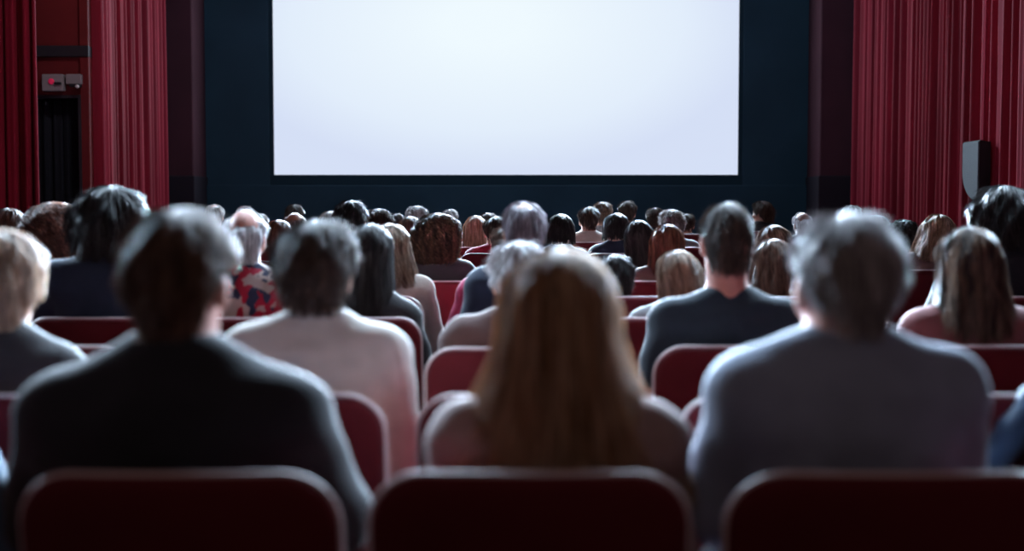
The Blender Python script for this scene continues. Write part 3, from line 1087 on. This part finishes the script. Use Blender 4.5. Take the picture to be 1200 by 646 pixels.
person('B', -4, 266, 'the ash-blonde person in the dark jacket', 'person with full wavy ash-blonde hair in a dark jacket, cut by the picture edge', 'bouffant', 'blondegrey', 'charcoal',
       make_body(sh=.150, wid=.95, infl=.018, elbow=.045, tilt=-5, yaw=-8, slope=.02, seed=25), 'fair', spx=-18)
person('B', 369, 256, 'the dark-haired man in the white top', 'man with wavy dark brown hair in a loose off-white top, second row', 'short_wavy', 'darkbrown', 'white',
       make_body(sh=.160, wid=1.06, neckr=.058, infl=.018, elbow=.045, yaw=3, seed=26), 'fair', spx=311)
st_ = seat(1238, ROWS['B'], 'empty red plush cinema seat under the draped dark blue jacket', 'empty red cinema seats')


def draped_jacket(st):
    """a jacket thrown over the top of a backrest"""
    f = Field()
    oy = .42
    f.cap((-.01, -.245 + oy, .892), (.22, -.245 + oy, .897), .026, .030, .03)
    f.cap((-.04, -.285 + oy, .880), (-.165, -.325 + oy, .745), .040, .030, .03)
    f.cap((.0, -.30 + oy, .88), (-.04, -.33 + oy, .60), .045, .05, .04)
    f.cap((.09, -.30 + oy, .885), (.07, -.33 + oy, .58), .045, .055, .04)
    f.cap((.19, -.30 + oy, .88), (.19, -.33 + oy, .60), .045, .05, .04)
    f.cap((.0, -.20 + oy, .89), (.0, -.16 + oy, .68), .022, .02, .03)
    f.cap((.16, -.20 + oy, .89), (.16, -.16 + oy, .68), .022, .02, .03)
    X, Y, Z = GX[:, None, None], GY[None, :, None], GZ[None, None, :]
    f.D += (.005 * np.sin(46 * X + 14 * Z + 2 * np.sin(21 * Z)) + .003 * np.sin(70 * X - 40 * Z)).astype(np.float32)
    me = f.mesh('jacket')
    o = link('jacket', me, TOP['jacket_blue'])
    o.location = st.location - Vector((0, oy, 0))
    tag(o, 'dark blue jacket draped over a seat back beside the man in the blue-grey shirt', 'jacket')


draped_jacket(st_)
seat(622, ROWS['B'], 'empty red plush cinema seat directly in front of the long-haired blonde woman', 'empty red cinema seats')
seat(938, ROWS['B'], 'empty red plush cinema seat directly in front of the grey-haired man in blue-grey', 'empty red cinema seats')

person('C', 852, 236, 'the crop-haired man in the dark teal T-shirt', 'man with cropped brown hair and a bare reddish neck in a dark teal T-shirt', 'crop', 'darkbrown', 'teal',
       make_body(sh=.182, wid=1.05, neck=.055, neckr=.064, elbow=.06, collar=False, sleeve='short', yaw=1, seed=28), 'pink')
person('C', 1137, 264, 'the woman with streaked long brown hair', 'woman with long brown hair streaked blonde, in a dusky rose top', 'long_loose', 'streak', 'rose',
       make_body(sh=.165, wid=.98, neckr=.050, infl=.010, elbow=.055, slope=.01, yaw=-4, seed=29), 'pink')
person('C', 607, 281, 'the grey-haired person in the brown jacket', 'person with pale grey hair in a brown jacket, mostly hidden by the long blonde hair', 'short_b', 'white', 'brown',
       make_body(sh=.185, wid=1.1, infl=.02, yaw=-3, seed=30), 'fair', spx=598, depth=-.05)
seat(92, ROWS['C'], 'empty red plush cinema seat beyond the shoulder of the man in the black jacket', 'empty red cinema seats')

# ------------------------------------------------------------------ rows D to G
person('D', 128, 219, 'the tall man with shaggy dark hair', 'tall man with shaggy dark hair in a navy jacket, in front of the exit bay', 'shaggy', 'black', 'navy', 'm2', 'tan', 1.05, hscale=1.10)
person('D', 433, 261, 'the woman with straight black hair and dark jacket', 'woman with straight black shoulder-length hair in a dark jacket behind the white-topped man', 'long_black', 'black', 'charcoal', 'wlow', spx=424, sw=.85)
person('D', 614, 238, 'the mauve-grey-haired man in navy', 'man with thinning mauve-grey hair in a navy jacket beyond the long blonde hair', 'thin_top', 'mauve', 'navy', 'm', 'tan', .90, spx=622)
person('D', 795, 292, 'the light-brown-haired woman beside the teal T-shirt', 'short woman with straight light brown hair beside the man in the teal T-shirt', 'long_straight', 'lightbrown', 'grey', 'w2', spx=786)
person('E', 62, 237, 'the woman with bushy brown curls', 'woman with bushy reddish-brown curls in a navy top near the doorway', 'curly', 'auburn', 'navy', 'w2', spx=66, hscale=1.05)
person('D', 287, 245, 'the bald man in the floral shirt', 'bald man with a white fringe of hair in a red and cream floral shirt', 'fringe', 'white', 'floral', 'm', 'pink', .88, spx=268, sw=.85)
person('E', 456, 261, 'the brown-haired woman in the cream jumper', 'woman with long light brown hair in a cream jumper beside the black-haired woman', 'long_wavy', 'lightbrown', 'cream', 'w2', spx=435, width=1.0, sw=.88)
person('E', 597, 262, 'the person in the bright pink jumper', 'person in a bright pink jumper, head hidden behind the mauve-haired man in navy', 'short', 'brown', 'pink', 'leanr', spx=598, sw=.85)
person('E', 718, 297, 'the slumped dark-haired person', 'slumped person with dark hair and a dark jacket beside the long blonde hair', 'shaggy', 'black', 'charcoal', 'm', spx=732, sw=.9)
person('E', 906, 279, 'the woman with wavy dark brown hair', 'woman with wavy dark brown hair between the teal T-shirt man and the grey head', 'long_wavy', 'brown', 'brown', 'w')
person('E', 1174, 219, 'the big man with thick black hair', 'big man with thick black hair and a black coat beneath the black loudspeaker', 'shaggy', 'black', 'black', 'm2', 'tan', 1.05, hscale=1.12)
person('F', 9, 243, 'the auburn-haired woman beside the curls', 'woman with auburn hair seen past the ash-blonde head', 'bob', 'auburn', 'brown', 'w')
person('F', 512, 249, 'the woman with chestnut curls', 'woman with a cloud of backlit chestnut curls in a black top', 'curly', 'chestnut', 'charcoal', 'w', spx=506)
person('F', 782, 262, 'the woman with long auburn hair', 'woman with long smooth auburn hair and a tan edge beside the light-brown-haired woman', 'long_straight', 'auburn', 'brown', 'w', spx=774)
person('F', 907, 263, 'the woman with fair wavy hair', 'woman with fair wavy hair just in front of the dark wavy-haired woman', 'long_wavy', 'lightbrown', 'rose', 'w2')
person('G', 411, 234, 'the man with a round crown of black hair', 'tall man with a smooth round crown of black hair seen above the white-topped man', 'short_b', 'black', 'black', 'm', 'tan')
person('G', 748, 257, 'the woman with straight black hair and pale tips', 'woman with straight black hair beside the long auburn hair', 'long_straight', 'black', 'charcoal', 'w2')
person('G', 1099, 250, 'the dark-blonde woman leaning over', 'woman with tousled dark blonde hair leaning sideways before the red curtain', 'long_wavy', 'blondegrey', 'brown', 'leanr')
person('H', 326, 257, 'the russet-haired person', 'person with smooth russet hair beside the bald man in the floral shirt', 'bob', 'auburn', 'crimson', 'w')
person('I', 580, 253, 'the dark-haired person in crimson', 'dark-haired person in a crimson jumper behind the mauve-haired man', 'short', 'darkbrown', 'crimson', 'm')
person('H', 656, 250, 'the woman in black past the mauve-haired man', 'woman with a smooth dark bob and black top next to the mauve-haired man', 'bob', 'black', 'charcoal', 'w')
person('H', 1060, 257, 'the dark-haired person before the red curtain', 'person with short tousled black hair before the red curtain', 'short_curly', 'black', 'black', 'm')

# ------------------------------------------------------------------ rows I to N
person('I', 443, 244, 'the curly-haired person above the cream jumper', 'person with short dark curls just above the woman in the cream jumper', 'short_curly', 'darkbrown', 'charcoal', 'm')
person('I', 722, 249, 'the dark round head beside the cream shirt', 'person with a dark round bob next to the man in the cream shirt', 'bob', 'black', 'navy', 'w')
person('J', 480, 253, 'the brown bob beside the chestnut curls', 'person with a plain brown bob next to the chestnut curls', 'bob', 'brown', 'brown', 'w', sw=.88)
person('J', 345, 249, 'the small bald head above the dark wavy hair', 'bald man with a thin pale fringe above the white-topped man', 'fringe', 'greybrown', 'charcoal', 'm', 'tan')
person('J', 557, 252, 'the woman with a straight blonde bob', 'woman with straight blonde hair far ahead, between the chestnut curls and crimson jumper', 'long_straight', 'blondegrey', 'brown', 'w', sw=.88)
person('J', 787, 245, 'the grey curly head', 'person with fluffy grey curls above the long auburn hair', 'short_curly', 'greybrown', 'grey', 'm')
person('J', 1028, 252, 'the wispy grey head beside the grey-haired man', 'person with wispy grey hair just past the grey-haired man in blue-grey', 'short_curly', 'grey', 'grey', 'm2')
person('J', 181, 249, 'the grey curls before the second red curtain', 'person with grey curls showing just over the brown-haired man in the black jacket', 'short_curly', 'grey', 'charcoal', 'm')
person('K', 690, 242, 'the man in the cream shirt', 'man with short dark hair in a cream shirt far ahead, below the screen', 'short', 'darkbrown', 'cream', 'm', width=1.05)
person('K', 941, 249, 'the pale-rimmed brown head', 'bald brown head with a brightly lit pale rim near the screen corner', 'fringe', 'white', 'navy', 'm', 'brown')
person('K', 303, 250, 'the small dark head near the bald man', 'person with short dark hair in the distance beside the bald man in floral', 'short', 'darkbrown', 'charcoal', 'w')
person('K', 386, 247, 'the fair short-haired distant person', 'person with short pale hair beside the smooth round crown of black hair', 'short', 'greybrown', 'grey', 'm')
person('K', 572, 249, 'the distant head beside the blonde bob', 'person with short dark hair just past the straight blonde hair', 'short_b', 'darkbrown', 'charcoal', 'm')
person('L', 706, 236, 'the distant head past the cream shirt', 'person with short brown hair just past the man in the cream shirt', 'short_b', 'brown', 'grey', 'm')
person('L', 488, 241, 'the grey curls past the brown bob', 'person with dusty grey curls just past the brown bob', 'short_curly', 'grey', 'grey', 'm')
person('L', 251, 240, 'the distant bald head beside the white fringe', 'balding person with a pink scalp, far ahead beside the floral-shirted man', 'thin_top', 'greybrown', 'charcoal', 'm', 'pink')
person('L', 998, 240, 'the distant grey head behind the grey-haired man', 'person with grey hair barely showing over the grey-haired man in blue-grey', 'short_b', 'grey', 'grey', 'm')
person('M', 345, 239, 'the dark round head in the distance', 'person with a round dark head of hair just past the small bald head', 'short_b', 'darkbrown', 'charcoal', 'm2')
person('M', 735, 235, 'the tall distant head with flat dark hair', 'tall person with short dark hair furthest ahead under the screen', 'short', 'darkbrown', 'grey', 'm')
person('M', 527, 245, 'the distant smooth grey head', 'person with smooth grey hair just past the chestnut curls', 'short', 'grey', 'grey', 'w')
person('N', 287, 241, 'the white-haired distant person', 'person with ruffled white hair just past the bald man in floral', 'short_b', 'white', 'grey', 'm')
person('M', 805, 250, 'the distant dark head with a pale edge', 'person with dark hair next to the fluffy grey curls', 'short_b', 'darkbrown', 'charcoal', 'w')
person('N', 768, 243, 'the distant curly head', 'person with small dark curls in the furthest row beside the fluffy grey curls', 'short_curly', 'darkbrown', 'charcoal', 'w')
person('N', 893, 235, 'the distant person with the turned head', 'dark-haired person in a dark coat turning the head, furthest row near the screen edge', 'shaggy', 'darkbrown', 'charcoal', 'turn')
person('N', 599, 247, 'the distant head behind the mauve hair', 'person with pale hair showing beside the blonde bob in the furthest row', 'short', 'grey', 'grey', 'm')
person('N', 464, 250, 'the distant dark head by the grey curls', 'person with short black hair in the furthest row between two curly heads', 'short', 'black', 'black', 'm')
